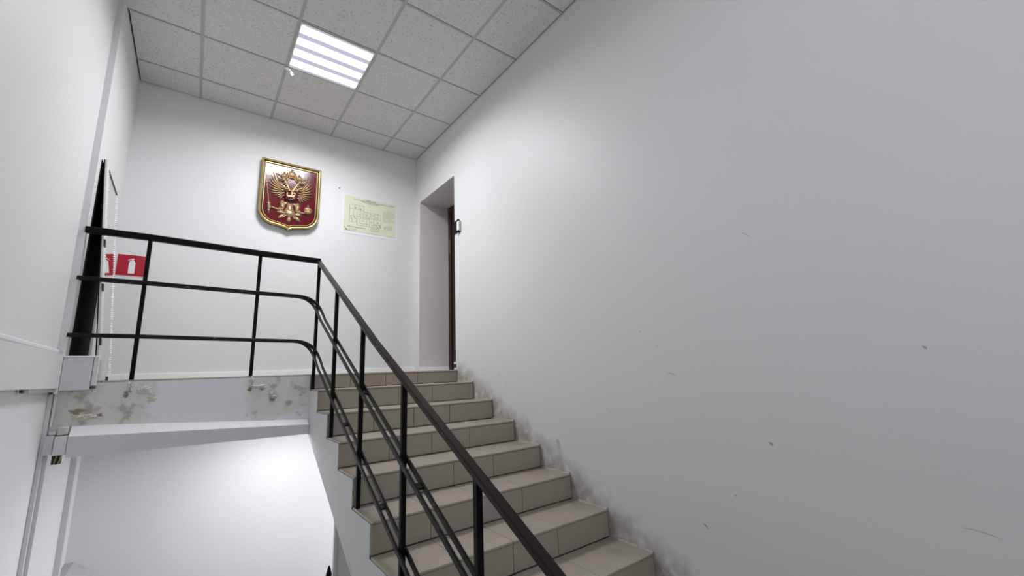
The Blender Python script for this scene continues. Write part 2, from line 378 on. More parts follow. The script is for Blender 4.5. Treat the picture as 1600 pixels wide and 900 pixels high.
# ------------------------------------------------------------------ the flight of tiled steps
stair = root('staircase', (1.4, 2.15, ZS-10*RI), 'straight flight of grey beige tiled steps rising beside the right wall to the landing', 'stairs')
NST = 10
th = 0.011
bm = NB()
xa_, xb_ = 0.7405, XR-0.001
cols = []     # per step: back y, front y, top z
cols.append((3.72, Y0+th, ZL-0.014))
for k in range(1, NST): cols.append((Y0-T*(k-1)+th, Y0-T*k+th, ZS-RI*k-th))
def soff(y): return 0.5*y-2.212
vc = {}
def V(x, y, z):
    k = (round(x, 5), round(y, 5), round(z, 5))
    if k not in vc: vc[k] = bm.verts.new((x, y, z))
    return vc[k]
for i_, (ya, yb_, z) in enumerate(cols):
    zn = cols[i_+1][2] if i_+1 < len(cols) else None
    zp = cols[i_-1][2] if i_ else None
    for x in (xa_, xb_):
        if zp is None: f = bm.faces.new([V(x, ya, soff(ya)), V(x, yb_, soff(yb_)), V(x, yb_, zn), V(x, yb_, z), V(x, ya, z)])
        elif zn is None: f = bm.faces.new([V(x, ya, soff(ya)), V(x, yb_, soff(yb_)), V(x, yb_, z), V(x, ya, z)])
        else: f = bm.faces.new([V(x, ya, soff(ya)), V(x, yb_, soff(yb_)), V(x, yb_, zn), V(x, yb_, z), V(x, ya, z)])
    f = bm.faces.new([V(xa_, ya, z), V(xb_, ya, z), V(xb_, yb_, z), V(xa_, yb_, z)]); f.material_index = 1
    zb = zn if zn is not None else soff(yb_)
    f = bm.faces.new([V(xa_, yb_, z), V(xb_, yb_, z), V(xb_, yb_, zb), V(xa_, yb_, zb)]); f.material_index = 1
    bm.faces.new([V(xa_, ya, soff(ya)), V(xb_, ya, soff(ya)), V(xb_, yb_, soff(yb_)), V(xa_, yb_, soff(yb_))])
bm.faces.new([V(xa_, 3.72, soff(3.72)), V(xb_, 3.72, soff(3.72)), V(xb_, 3.72, ZL-0.014), V(xa_, 3.72, ZL-0.014)])
obj('stringer', bm, [M['stringer'], M['grout']], stair)
jx = [XS, 1.05, 1.35, 1.65, XR-0.006]
jt = [XS, 1.05, 1.35, 1.65, 1.95, XR-0.006]
for k in range(NST):
    yf = Y0-T*k
    zt = ZL-0.0125 if k == 0 else ZS-RI*k-th
    zb = ZS-RI*(k+1)
    for i in range(4):
        tile('riser_tile', jx[i]+GAP/2, jx[i+1]-GAP/2, yf, yf+th, zb+0.0045, zt-0.0025, M['riser'], stair)
    if k:
        for i in range(5):
            tile('tread_tile', jt[i]+GAP/2, jt[i+1]-GAP/2, yf-0.004, yf+T-GAP*0.7, ZS-RI*k-th, ZS-RI*k, M['tread'], stair)
# ragged mortar where the treads meet the right wall
for k in range(1, NST):
    yf = Y0-T*k; z = ZS-RI*k; b = NB(); pts = []
    n = 14
    R0 = []
    for i in range(n+1):
        y = yf+0.004 + (T-0.006)*i/n
        hgt = 0.002+random.random()*0.008*(1 if random.random() < .8 else 1.8); wd = 0.005+random.random()*0.009
        R0.append([b.verts.new((XR-0.0005, y, z-0.001)), b.verts.new((XR-0.0005, y, z+hgt)), b.verts.new((XR-wd*0.6, y, z+hgt*0.8)), b.verts.new((XR-wd-0.003, y, z-0.001))])
    for i in range(n):
        for j in range(4): b.faces.new([R0[i][j], R0[i][(j+1)%4], R0[i+1][(j+1)%4], R0[i+1][j]])
    b.faces.new(R0[0]); b.faces.new(R0[-1][::-1])
    obj('mortar_ridge', b, M['mortar'], stair)

# lumps of putty where the railing posts are set in the slab edge (pieces of the landing)
def lump(name, cx_, cz_, rx, rz, dep, m, parent, seed, y=3.635, n=22):
    rnd = random.Random(seed); b = NB(); c = b.verts.new((cx_, y-dep*0.7, cz_)); rings = []
    rad = [rnd.uniform(0.55, 1.25) for _ in range(n)]
    for fr, dd in ((0.35, 0.9), (0.7, 0.7), (1.0, 0.0)):
        ring = []
        for i in range(n):
            a = 2*math.pi*i/n; k = fr*rad[i]
            ring.append(b.verts.new((cx_+math.cos(a)*rx*k, y-dep*dd*rnd.uniform(.3, 1.3)+(.001 if dd == 0 else 0), cz_+math.sin(a)*rz*k)))
        rings.append(ring)
    for i in range(n):
        b.faces.new([c, rings[0][i], rings[0][(i+1)%n]])
        for r0_, r1_ in zip(rings, rings[1:]): b.faces.new([r0_[i], r1_[i], r1_[(i+1)%n], r0_[(i+1)%n]])
    return obj(name, b, m, parent)
for a in [(-0.312, -0.005, 0.016, 0.040, 0.016, 'putty'), (-0.325, -0.05, 0.014, 0.030, 0.010, 'putty_dark'), (-0.24, -0.03, 0.045, 0.035, 0.006, 'putty'), (-0.50, -0.175, 0.075, 0.022, 0.008, 'putty'),
          (-0.43, -0.165, 0.016, 0.014, 0.010, 'putty_dark'), (-0.53, -0.135, 0.045, 0.018, 0.006, 'putty_dark'), (-0.20, -0.075, 0.030, 0.045, 0.005, 'putty'),
          (0.346, 0.008, 0.018, 0.030, 0.014, 'putty'), (0.340, -0.055, 0.016, 0.022, 0.010, 'putty_dark'), (0.395, -0.038, 0.055, 0.018, 0.008, 'putty'), (0.415, -0.055, 0.016, 0.012, 0.008, 'putty_dark'),
          (0.468, -0.085, 0.016, 0.045, 0.008, 'putty'), (0.484, -0.128, 0.020, 0.022, 0.010, 'putty_dark'), (0.50, -0.115, 0.018, 0.012, 0.008, 'putty')]:
    lump('putty_patch', a[0], a[1], a[2], a[3], a[4], M[a[5]], landing, int(abs(a[0]*1000)))
# ------------------------------------------------------------------ the steel railing
rail = root('stair_railing', (0.757, 3.62, ZL), 'black steel railing with dark brown handrail along the landing edge and down the steps', 'railing')
RX, RY = 0.757, 3.647
def cline(y): return -0.938 if y <= 2.2 else -0.938 + (y-2.2)/(3.66-2.2)*0.062     # underside of the flight handrail
def under(y): return 0.5*y + cline(y)
b = NB(); sweep(b, [(XN+0.03, RY, 0.990), (-0.31, RY, 0.988), (0.34, RY, 0.968), (RX+0.012, RY, 0.962)], 0.040, 0.042, 0.006)
obj('handrail', b, M['black'], rail)
b = NB()
sweep(b, [(RX, y, under(y)+0.012) for y in (3.652, 3.0, 2.5, 2.2, 1.8, 1.4, 1.0, 0.70)], 0.037, 0.024, 0.004)
obj('handrail', b, M['hand'], rail)
def bend(zm, zslope_c, off):
    """mid bar: along the landing, round the corner, down the flight"""
    xe = RX+off; ye = RY-off*0 - (0.017-off*1.0 if False else 0)
    yy = RY + (-off)            # left bar is the near bar on the landing
    P = [(XN+0.03, yy, zm+0.010), (-0.31, yy, zm+0.008), (0.34, yy, zm-0.006)]
    p0 = Vector((0.60, yy, zm-0.010)); p3 = Vector((xe, 3.40, 0.5*3.40+zslope_c))
    p1 = Vector((xe-0.02, yy+0.0, zm-0.012)); p2 = Vector((xe, yy-0.06, 0.5*(yy-0.06)+zslope_c+0.030))
    n = 14
    for i in range(n+1):
        t_ = i/n; q = (1-t_)**3*p0 + 3*(1-t_)**2*t_*p1 + 3*(1-t_)*t_**2*p2 + t_**3*p3; P.append(tuple(q))
    for y in (2.7, 2.1, 1.5, 1.0, 0.60): P.append((xe, y, 0.5*y+zslope_c))
    return P
for zm, c in ((0.664, -1.262), (0.308, -1.622)):
    for off in (-0.0175, 0.0175):
        b = NB(); sweep(b, bend(zm, c, off), 0.010, 0.024, 0.002); obj('rail_bar', b, M['worn'], rail)
pw = 0.0115
for x, zt in ((-0.312, 0.968), (0.338, 0.948)):
    b = NB(); box(b, x-pw, x+pw, RY-pw, RY+pw, ZL, zt, 0.002); obj('post', b, M['black'], rail)
for k, y in enumerate((3.62, 3.02, 2.42, 1.82, 1.22)):
    zb = ZS-RI*(1+2*k); b = NB(); box(b, RX-pw, RX+pw, y-pw, y+pw, zb, under(y)+0.002, 0.002); obj('post', b, M['black'], rail)
b = NB(); box(b, RX-pw, RX+pw, 0.62-pw, 0.62+pw, ZS-10*RI, under(0.62)+0.06, 0.002); obj('post', b, M['black'], rail)
for (y, c) in ((2.36, -1.262), (1.66, -1.262), (2.70, -1.622), (2.06, -1.622)):   # spacers welded between the paired bars
    b = NB(); P = [(RX, y-0.014, 0.5*(y-0.014)+c), (RX, y+0.014, 0.5*(y+0.014)+c)]; sweep(b, P, 0.025, 0.010); obj('spacer', b, M['worn'], rail)

# ------------------------------------------------------------------ wall emblem
EX, EZ, EY = 0.652, 1.88, YB
em = root('wall_emblem', (EX, EY, EZ-0.375), 'red shield with gold frame and relief double headed eagle hanging on the back wall', 'emblem')
def shield_outline():
    P = [(-0.282, 0.362), (0.282, 0.362)]
    P += [(0.282, z) for z in (0.2, 0.05, -0.08, -0.17)]
    for i in range(1, 13):
        a = i/12*math.pi/2; P.append((0.132+0.150*math.cos(a), -0.17-0.165*math.sin(a)))
    P += [(0.100, -0.341), (0.068, -0.347), (0.042, -0.353), (0.020, -0.362), (0.0, -0.381)]
    return P + [(-x, z) for x, z in P[::-1] if abs(x) > 1e-6 and not (z > 0.36)]
def inset(poly, d_):
    n = len(poly); out = []
    for i in range(n):
        p0, p1, p2 = Vector(poly[i-1]), Vector(poly[i]), Vector(poly[(i+1)%n])
        e0 = (p1-p0).normalized(); e1 = (p2-p1).normalized()
        n0 = Vector((e0.y, -e0.x)); n1 = Vector((e1.y, -e1.x))     # clockwise outline: right side is inside
        m = (n0+n1); m.normalize(); k = 1/max(0.55, m.dot(n0)); out.append(p1 + m*d_*k)
    return out
OUT = shield_outline()
def band(bm, rows):
    """rows: (inset, height over the wall)"""
    R = []
    for ins, hh in rows:
        R.append([bm.verts.new((EX+p[0], EY-hh, EZ+p[1])) for p in inset(OUT, ins)])
    n = len(OUT)
    for a, b_ in zip(R, R[1:]):
        for i in range(n): bm.faces.new([a[i], a[(i+1)%n], b_[(i+1)%n], b_[i]])
    return R
bm = NB(); R = band(bm, [(0.004, 0.002), (0.004, 0.034), (0.05, 0.034)]); bm.faces.new(R[-1]); bm.faces.new(R[0][::-1]); obj('board', bm, M['blacklac'], em)
bm = NB(); band(bm, [(0.001, 0.032), (0.0, 0.052), (0.004, 0.060), (0.012, 0.063), (0.020, 0.060), (0.0215, 0.052), (0.0215, 0.034)]); obj('frame', bm, M['gold'], em)
bm = NB(); band(bm, [(0.0325, 0.034), (0.0325, 0.050), (0.035, 0.054), (0.040, 0.054), (0.043, 0.046), (0.043, 0.038)]); obj('inner_moulding', bm, M['gold'], em)
bm = NB(); R = band(bm, [(0.0425, 0.0345), (0.0425, 0.040)]); bm.faces.new(R[-1]); obj('red_field', bm, M['red'], em)
FB = 0.040      # height of the red field over the wall
def limb(bm, pts, ws, hs, base=0.0, seg=6):
    """raised, rounded strip on the field: centre line pts (u, v), half widths ws, heights hs"""
    n = len(pts); rings = []
    def itp(a, f):
        if not isinstance(a, (list, tuple)): return a
        q = f*(len(a)-1); i = min(int(q), len(a)-2); return a[i]+(a[i+1]-a[i])*(q-i)
    # resample with Catmull-Rom
    PP = [Vector(p) for p in pts]; res = []
    if n == 2: N_ = 6; res = [PP[0].lerp(PP[1], i/N_) for i in range(N_+1)]
    else:
        for i in range(n-1):
            a = PP[i-1] if i else PP[0]*2-PP[1]; b_ = PP[i]; c = PP[i+1]; d_ = PP[i+2] if i < n-2 else PP[-1]*2-PP[-2]
            for k in range(5):
                t_ = k/5; res.append(0.5*((2*b_)+(c-a)*t_+(2*a-5*b_+4*c-d_)*t_*t_+(3*b_-a-3*c+d_)*t_**3))
        res.append(PP[-1])
    m = len(res)
    for i, p in enumerate(res):
        d_ = (res[min(i+1, m-1)]-res[max(i-1, 0)]); d_.normalize(); s = Vector((-d_.y, d_.x)); f = i/(m-1)
        wv, hv = max(itp(ws, f), 0.0006), max(itp(hs, f), 0.0006)
        ring = []
        for k in range(seg+1):
            a = math.pi*k/seg; q = p + s*(math.cos(a)*wv); ring.append(bm.verts.new((EX+q.x, EY-FB-base-math.sin(a)*hv, EZ+q.y)))
        ring2 = ring; rings.append(ring2)
    for i in range(m-1):
        for k in range(seg): bm.faces.new([rings[i][k], rings[i][k+1], rings[i+1][k+1], rings[i+1][k]])
    bm.faces.new(rings[0]); bm.faces.new(rings[-1][::-1])
def blob(bm, u, v, ru, rv, hh, base=0.0, seg=12):
    c = bm.verts.new((EX+u, EY-FB-base-hh, EZ+v)); prev = None
    for fr in (0.35, 0.65, 0.88, 1.0):
        ring = [bm.verts.new((EX+u+ru*fr*math.cos(2*math.pi*i/seg), EY-FB-base-hh*math.sqrt(max(0, 1-fr*fr)), EZ+v+rv*fr*math.sin(2*math.pi*i/seg))) for i in range(seg)]
        for i in range(seg):
            if prev is None: bm.faces.new([c, ring[i], ring[(i+1)%seg]])
            else: bm.faces.new([prev[i], ring[i], ring[(i+1)%seg], prev[(i+1)%seg]])
        prev = ring
    bm.faces.new(prev[::-1])
# eagle: body with thighs and legs is the part; wings, heads, crowns, breast shield, sceptre, orb, tail are its sub-parts
b = NB()
limb(b, [(0, 0.07), (0, 0.02), (0, -0.06), (0, -0.15)], [0.030, 0.050, 0.036, 0.024], [0.018, 0.024, 0.020, 0.014])
for s in (-1, 1):
    for k in range(7):      # feathered thigh
        a_ = math.radians(25-22*k); r0 = (s*(0.050+0.003*k), -0.084-0.005*k)
        limb(b, [r0, (r0[0]+s*0.026*math.cos(a_), r0[1]+0.024*math.sin(a_)), (r0[0]+s*0.050*math.cos(a_), r0[1]+0.046*math.sin(a_)-0.006)], [0.009, 0.011, 0.002], [0.016, 0.022, 0.012], base=0.002*(k%2))
    limb(b, [(s*0.020, -0.080), (s*0.046, -0.090), (s*0.062, -0.120), (s*0.068, -0.150)], [0.014, 0.016, 0.014, 0.010], [0.016, 0.020, 0.018, 0.014])
    limb(b, [(s*0.060, -0.150), (s*0.088, -0.160), (s*0.128, -0.162), (s*0.170, -0.150)], [0.012, 0.009, 0.008, 0.010], [0.016, 0.016, 0.016, 0.018])
    blob(b, s*0.092, -0.150, 0.014, 0.012, 0.020)
eagle = obj('eagle', b, M['bronze'], em, True)
wing_tips = [(-0.172, 0.224), (-0.190, 0.192), (-0.203, 0.155), (-0.211, 0.115), (-0.211, 0.074), (-0.205, 0.034), (-0.187, 0.000), (-0.160, -0.026), (-0.130, -0.046), (-0.100, -0.058)]
for s in (-1, 1):
    b = NB(); n = len(wing_tips)
    for k, tp in enumerate(wing_tips):
        f = k/(n-1); r0 = (-0.096+0.030*f, 0.088-0.100*f)
        mid = ((r0[0]+tp[0])/2 - 0.004, (r0[1]+tp[1])/2 - 0.012 + 0.010*f)
        sg = -s
        limb(b, [(sg*r0[0], r0[1]), (sg*mid[0], mid[1]), (sg*tp[0], tp[1])], [0.0060, 0.0082, 0.0085, 0.0015], [0.016, 0.020, 0.018, 0.008])
    for k in range(5):   # short inner feathers
        f = k/4; r0 = (-0.070+0.012*f, 0.098-0.105*f); tp = (-0.128+0.030*f, 0.108-0.130*f)
        limb(b, [(-s*r0[0], r0[1]), (-s*tp[0], tp[1])], [0.008, 0.010, 0.003], [0.020, 0.022, 0.012], base=0.006)
    limb(b, [(s*0.040, 0.055), (s*0.070, 0.088), (s*0.092, 0.098), (s*0.112, 0.135)], [0.016, 0.018, 0.013, 0.004], [0.022, 0.026, 0.022, 0.012], base=0.006)
    # curled ribbon above the wing
    limb(b, [(s*0.104, 0.190), (s*0.118, 0.212), (s*0.138, 0.208), (s*0.130, 0.186), (s*0.118, 0.168)], [0.004, 0.007, 0.007, 0.006, 0.003], 0.014)
    limb(b, [(s*0.100, 0.205), (s*0.122, 0.222), (s*0.150, 0.216)], [0.004, 0.006, 0.003], 0.012)
    obj('wing', b, M['bronze'], eagle, True)
for s in (-1, 1):
    b = NB()
    limb(b, [(s*0.012, 0.045), (s*0.030, 0.085), (s*0.044, 0.118), (s*0.060, 0.148), (s*0.080, 0.165)], [0.024, 0.020, 0.015, 0.014, 0.014], [0.022, 0.024, 0.024, 0.024, 0.022], base=0.004)
    blob(b, s*0.076, 0.163, 0.027, 0.021, 0.028, 0.006)
    limb(b, [(s*0.086, 0.166), (s*0.108, 0.164), (s*0.122, 0.150), (s*0.122, 0.140)], [0.011, 0.009, 0.006, 0.001], [0.020, 0.017, 0.012, 0.006], base=0.004)   # hooked upper beak
    limb(b, [(s*0.086, 0.152), (s*0.104, 0.144), (s*0.112, 0.136)], [0.006, 0.005, 0.001], [0.016, 0.012, 0.006], base=0.002)
    for k in range(4):   # neck feathers
        p = (s*(0.026+0.010*k), 0.070+0.022*k); limb(b, [p, (p[0]+s*0.022, p[1]-0.016)], [0.007, 0.008, 0.002], [0.010, 0.011, 0.006], base=0.024)
    obj('head', b, M['bronze'], eagle, True)
def crown(u, v, sc, m):
    b = NB()
    limb(b, [(u-0.030*sc, v-0.024*sc), (u, v-0.030*sc), (u+0.030*sc, v-0.024*sc)], 0.008*sc, 0.020)
    blob(b, u, v, 0.036*sc, 0.028*sc, 0.022)
    for dx in (-0.024, 0, 0.024): limb(b, [(u+dx*0.8*sc, v-0.022*sc), (u+dx*1.35*sc, v+0.004*sc), (u+dx*0.35*sc, v+0.026*sc)], [0.005*sc, 0.007*sc, 0.004*sc], 0.012, base=0.012)
    blob(b, u, v+0.034*sc, 0.009*sc, 0.009*sc, 0.018)
    limb(b, [(u-0.011*sc, v+0.046*sc), (u+0.011*sc, v+0.046*sc)], 0.003*sc, 0.010); limb(b, [(u, v+0.036*sc), (u, v+0.058*sc)], 0.003*sc, 0.010)
    return obj('crown', b, m, eagle, True)
crown(-0.070, 0.212, 0.86, M['bronze']); crown(0.070, 0.212, 0.86, M['bronze']); c = crown(0.0, 0.240, 1.25, M['bronze'])
b = NB()
for s in (-1, 1):
    limb(b, [(s*0.006, 0.206), (s*0.026, 0.196), (s*0.046, 0.172), (s*0.058, 0.186)], [0.006, 0.007, 0.006, 0.002], 0.012)
    limb(b, [(s*0.030, 0.206), (s*0.040, 0.190), (s*0.034, 0.168)], [0.004, 0.006, 0.002], 0.012)
obj('ribbon', b, M['bronze'], eagle, True)
# breast shield with its rider
def flat(bm, pts, h0, h1):
    A = [bm.verts.new((EX+u, EY-FB-h0, EZ+v)) for u, v in pts]; B = [bm.verts.new((EX+u*0.92, EY-FB-h1, EZ+v*0.92-0.001)) for u, v in pts]
    n = len(pts); bm.faces.new(B)
    for i in range(n): bm.faces.new([A[i], A[(i+1)%n], B[(i+1)%n], B[i]])
b = NB(); flat(b, [(-0.052, 0.050), (0.052, 0.050), (0.052, -0.040), (0.040, -0.066), (0.012, -0.076), (0, -0.084), (-0.012, -0.076), (-0.040, -0.066), (-0.052, -0.040)], 0.018, 0.034); obj('breast_shield', b, M['red'], eagle)
b = NB()
limb(b, [(-0.036, -0.018), (-0.012, -0.012), (0.016, -0.010), (0.034, 0.004)], [0.010, 0.013, 0.013, 0.006], 0.012, base=0.032)
limb(b, [(-0.030, -0.012), (-0.040, 0.010), (-0.034, 0.022)], [0.008, 0.007, 0.005], 0.012, base=0.032)
limb(b, [(0.004, -0.004), (0.006, 0.016), (0.002, 0.030)], [0.010, 0.009, 0.006], 0.014, base=0.034)
blob(b, 0.003, 0.038, 0.008, 0.009, 0.014, 0.034)
limb(b, [(-0.020, -0.020), (-0.026, -0.036)], 0.004, 0.010, base=0.032); limb(b, [(0.022, -0.016), (0.028, -0.036)], 0.004, 0.010, base=0.032)
limb(b, [(0.010, 0.020), (0.032, 0.028), (0.036, 0.006)], [0.007, 0.008, 0.004], 0.010, base=0.034)
obj('rider', b, M['bronze_l'], eagle, True)
b = NB()
limb(b, [(-0.036, -0.040), (-0.016, -0.056), (0.010, -0.050), (0.034, -0.054)], [0.006, 0.011, 0.012, 0.005], 0.014, base=0.033)
limb(b, [(-0.030, -0.030), (-0.008, -0.040), (0.010, -0.062)], [0.005, 0.008, 0.004], 0.014, base=0.034)
obj('dragon', b, M['navy'], eagle, True)
b = NB(); limb(b, [(-0.034, 0.038), (-0.020, 0.040), (-0.012, 0.030)], [0.005, 0.007, 0.004], 0.012, base=0.033); obj('cloak', b, M['navy'], eagle, True)
# tail
b = NB()
limb(b, [(0, -0.105), (0, -0.150), (0, -0.195), (0, -0.232)], [0.018, 0.044, 0.056, 0.020], [0.014, 0.022, 0.028, 0.014])
blob(b, 0, -0.150, 0.030, 0.030, 0.030)
for du, v0, tu, tv, wv in ((0, -0.215, 0, -0.288, 0.022), (-0.03, -0.195, -0.120, -0.190, 0.016), (-0.04, -0.205, -0.104, -0.262, 0.020), (0.03, -0.195, 0.120, -0.190, 0.016), (0.04, -0.205, 0.104, -0.262, 0.020), (-0.045, -0.18, -0.104, -0.175, .010), (0.045, -0.18, .104, -.175, .010)):
    mu, mv = (du*0.45+tu*0.55), (v0*0.45+tv*0.55)
    limb(b, [(du, v0), (du*0.7+tu*0.3, v0*0.7+tv*0.3), (mu*0.6+tu*0.4, mv*0.6+tv*0.4), (tu, tv)], [wv*0.45, wv*0.42, wv, wv*0.75, 0.001], [0.020, 0.016, 0.018, 0.006])
for s in (-1, 1): limb(b, [(s*0.030, -0.215), (s*0.055, -0.238), (s*0.070, -0.225)], [0.010, 0.010, 0.004], 0.016)
obj('tail', b, M['bronze'], eagle, True)
b = NB()
limb(b, [(-0.226, 0.108), (-0.205, -0.020), (-0.192, -0.125)], [0.0035, 0.0040, 0.0045], 0.012)
blob(b, -0.226, 0.112, 0.008, 0.010, 0.012); limb(b, [(-0.240, 0.122), (-0.226, 0.106), (-0.214, 0.118)], [0.002, 0.005, 0.002], 0.010)
obj('sceptre_rod', b, M['rosegold'], eagle, True)
b = NB()
limb(b, [(-0.193, -0.108), (-0.190, -0.150), (-0.188, -0.215)], [0.013, 0.012, 0.007], 0.018)
limb(b, [(-0.212, -0.112), (-0.193, -0.122), (-0.174, -0.112)], [0.004, 0.008, 0.004], 0.018)
blob(b, -0.189, -0.190, 0.017, 0.014, 0.022); blob(b, -0.188, -0.216, 0.010, 0.010, 0.016)
for v in (-0.145, -0.157, -0.168): limb(b, [(-0.172, v), (-0.190, v-0.002), (-0.206, v)], [0.006, 0.006, 0.003], 0.018, base=0.006)
obj('sceptre_grip', b, M['bronze'], eagle, True)
b = NB(); blob(b, 0.172, -0.128, 0.042, 0.042, 0.030); obj('orb', b, M['bronze_l'], eagle, True)
b = NB()
limb(b, [(0.132, -0.124), (0.172, -0.120), (0.212, -0.124)], 0.004, 0.010, base=0.026); limb(b, [(0.172, -0.086), (0.172, -0.118)], 0.004, 0.010, base=0.022)
limb(b, [(0.170, -0.090), (0.170, -0.062)], 0.0045, 0.012); limb(b, [(0.160, -0.072), (0.180, -0.072)], 0.004, 0.012)
for k in range(4): limb(b, [(0.140+0.012*k, -0.158), (0.150+0.012*k, -0.136)], [0.005, 0.005, 0.002], 0.010, base=0.020)
obj('orb_cross', b, M['bronze'], eagle, True)

# ------------------------------------------------------------------ evacuation plan
PX0, PX1, PZ0, PZ1 = 1.180, 1.824, 1.606, 2.060
plan = root('evacuation_plan', (1.50, YB, PZ0), 'pale green evacuation plan sheet in clear film taped beside the shield', 'poster')
b = NB(); box(b, PX0-0.012, PX1+0.010, YB-0.0025, YB, PZ0-0.012, PZ1+0.008); obj('film', b, M['paperwhite'], plan)
b = NB(); box(b, PX0+0.022, PX1-0.020, YB-0.0045, YB-0.0025, PZ0+0.020, PZ1-0.012); obj('sheet', b, M['paper'], plan)
SX0, SX1, SZ0, SZ1 = PX0+0.022, PX1-0.020, PZ0+0.020, PZ1-0.012
def PT(fx, fz): return SX0+(SX1-SX0)*fx, SZ1-(SZ1-SZ0)*fz
YI = YB-0.0045
def ink(bm, fx0, fz0, fx1, fz1, wd=0.0028):
    a = Vector(PT(fx0, fz0)); c = Vector(PT(fx1, fz1)); d_ = (c-a).normalized(); s = Vector((-d_.y, d_.x))*wd/2
    vs_ = [bm.verts.new((p.x, YI-0.0008, p.y)) for p in (a-s, c-s, c+s, a+s)]; bm.faces.new(vs_)
b = NB()   # drawn plan of rooms
walls = [(.10,.24,.36,.24),(.10,.24,.10,.74),(.36,.24,.36,.40),(.36,.40,.70,.40),(.70,.40,.70,.80),(.10,.74,.24,.74),(.24,.74,.24,.70),(.24,.80,.70,.80),(.24,.74,.24,.80),(.10,.36,.36,.36),(.19,.24,.19,.36),(.27,.24,.27,.36),(.10,.56,.70,.56),(.17,.40,.17,.56),(.24,.40,.24,.56),(.30,.36,.30,.56),(.36,.40,.36,.56),(.43,.40,.43,.56),(.50,.40,.50,.56),(.57,.40,.57,.56),(.64,.40,.64,.56),(.24,.60,.24,.74),(.30,.60,.42,.60),(.30,.60,.30,.74),(.42,.56,.42,.80),(.48,.60,.48,.80),(.56,.56,.56,.80),(.62,.60,.62,.80),(.30,.74,.62,.74)]
for w_ in walls: ink(b, *w_)
obj('plan_drawing', b, M['ink'], plan)['kind'] = 'stuff'
b = NB(); rnd = random.Random(2)
for (fx, fz) in [(.12,.58),(.13,.64),(.14,.70),(.20,.62),(.22,.69),(.18,.58),(.28,.50),(.33,.46),(.40,.48),(.46,.52),(.53,.46),(.60,.50),(.63,.64),(.66,.70),(.68,.74),(.64,.78),(.34,.66),(.45,.58),(.20,.31),(.30,.33),(.50,.66),(.58,.70)]:
    ink(b, fx, fz, fx+rnd.uniform(.012, .022), fz+rnd.uniform(-.01, .03), rnd.uniform(.006, .012))
obj('plan_symbols', b, M['ink'], plan)['kind'] = 'stuff'
def textrows(bm, fx0, fx1, fz, wd, seed, gap=.006):
    rnd = random.Random(seed); x = fx0
    while x < fx1-0.004:
        l = min(rnd.uniform(.008, .035), fx1-x); ink(bm, x, fz, x+l, fz, wd); x += l+gap
b = NB()
for i, (a0, a1, z, wd) in enumerate([(.40,.60,.055,.008),(.16,.86,.085,.006),(.33,.66,.115,.007),(.45,.62,.145,.005),(.86,.95,.075,.010),(.06,.41,.875,.008)]): textrows(b, a0, a1, z, wd, i)
ink(b, .005, .90, .105, 1.0, .006)
obj('plan_heading', b, M['ink'], plan)['kind'] = 'stuff'
b = NB()
for i in range(10): textrows(b, .735, .96 if i % 3 else .90, .27+.035*i, .0055, 20+i)
for i in range(4): textrows(b, .80, .92, .70+.032*i, .0055, 40+i)
for i in range(4): textrows(b, .50, .68, .83+.028*i, .0055, 50+i)
for i in range(3): textrows(b, .10, .24, .925+.022*i, .005, 60+i)
textrows(b, .42, .66, .985, .004, 70)
obj('plan_small_print', b, M['inkl'], plan)['kind'] = 'stuff'
b = NB(); ink(b, .77, .74, .785, .76, .012); ink(b, .77, .80, .785, .80, .012); ink(b, .03, .96, .06, .98, .012); obj('plan_marks', b, M['ink'], plan)['kind'] = 'stuff'

# nail in the wall by the plan
b = NB(); bmesh.ops.create_cone(b, cap_ends=True, segments=8, radius1=0.006, radius2=0.005, depth=0.02, matrix=Matrix.Translation((1.139, YB-0.010, 2.109)) @ Matrix.Rotation(math.pi/2, 4, 'X'))
tag(obj('wall_nail', b, M['scuff']), 'small dark nail in the back wall between shield and evacuation plan', 'nail')

# ------------------------------------------------------------------ fire extinguisher sign
sg = root('extinguisher_sign', (-0.49, YB, 0.912), 'red sign with white fire extinguisher symbol low on back wall behind the railing', 'sign')
SXa, SXb, SZa, SZb = -0.592, -0.398, 0.912, 1.092
b = NB(); box(b, SXa-0.004, SXb+0.004, YB-0.002, YB, SZa-0.004, SZb+0.004); obj('border', b, M['signwhite'], sg)
b = NB(); box(b, SXa, SXb, YB-0.0035, YB-0.002, SZa, SZb); obj('red_face', b, M['signred'], sg)
def sp_(u, v): return (SXa+(SXb-SXa)*u, SZa+(SZb-SZa)*v)
b = NB()
body = [(.39,.11),(.60,.11),(.60,.62),(.57,.70),(.53,.74),(.53,.79),(.465,.79),(.465,.74),(.42,.70),(.39,.62)]
prism(b, [sp_(*p) for p in body], 'y', YB-0.0043, YB-0.0035)
lever = [(.35,.70),(.37,.765),(.43,.815),(.49,.835),(.56,.83),(.56,.80),(.47,.795),(.41,.765),(.37,.72)]
prism(b, [sp_(*p) for p in lever], 'y', YB-0.0043, YB-0.0035)
obj('symbol', b, M['signwhite'], sg)

# ------------------------------------------------------------------ leaning mirror
mir = root('leaning_mirror', (-0.50, 4.05, ZL), 'tall narrow mirror leaning against the left wall of the landing', 'mirror')
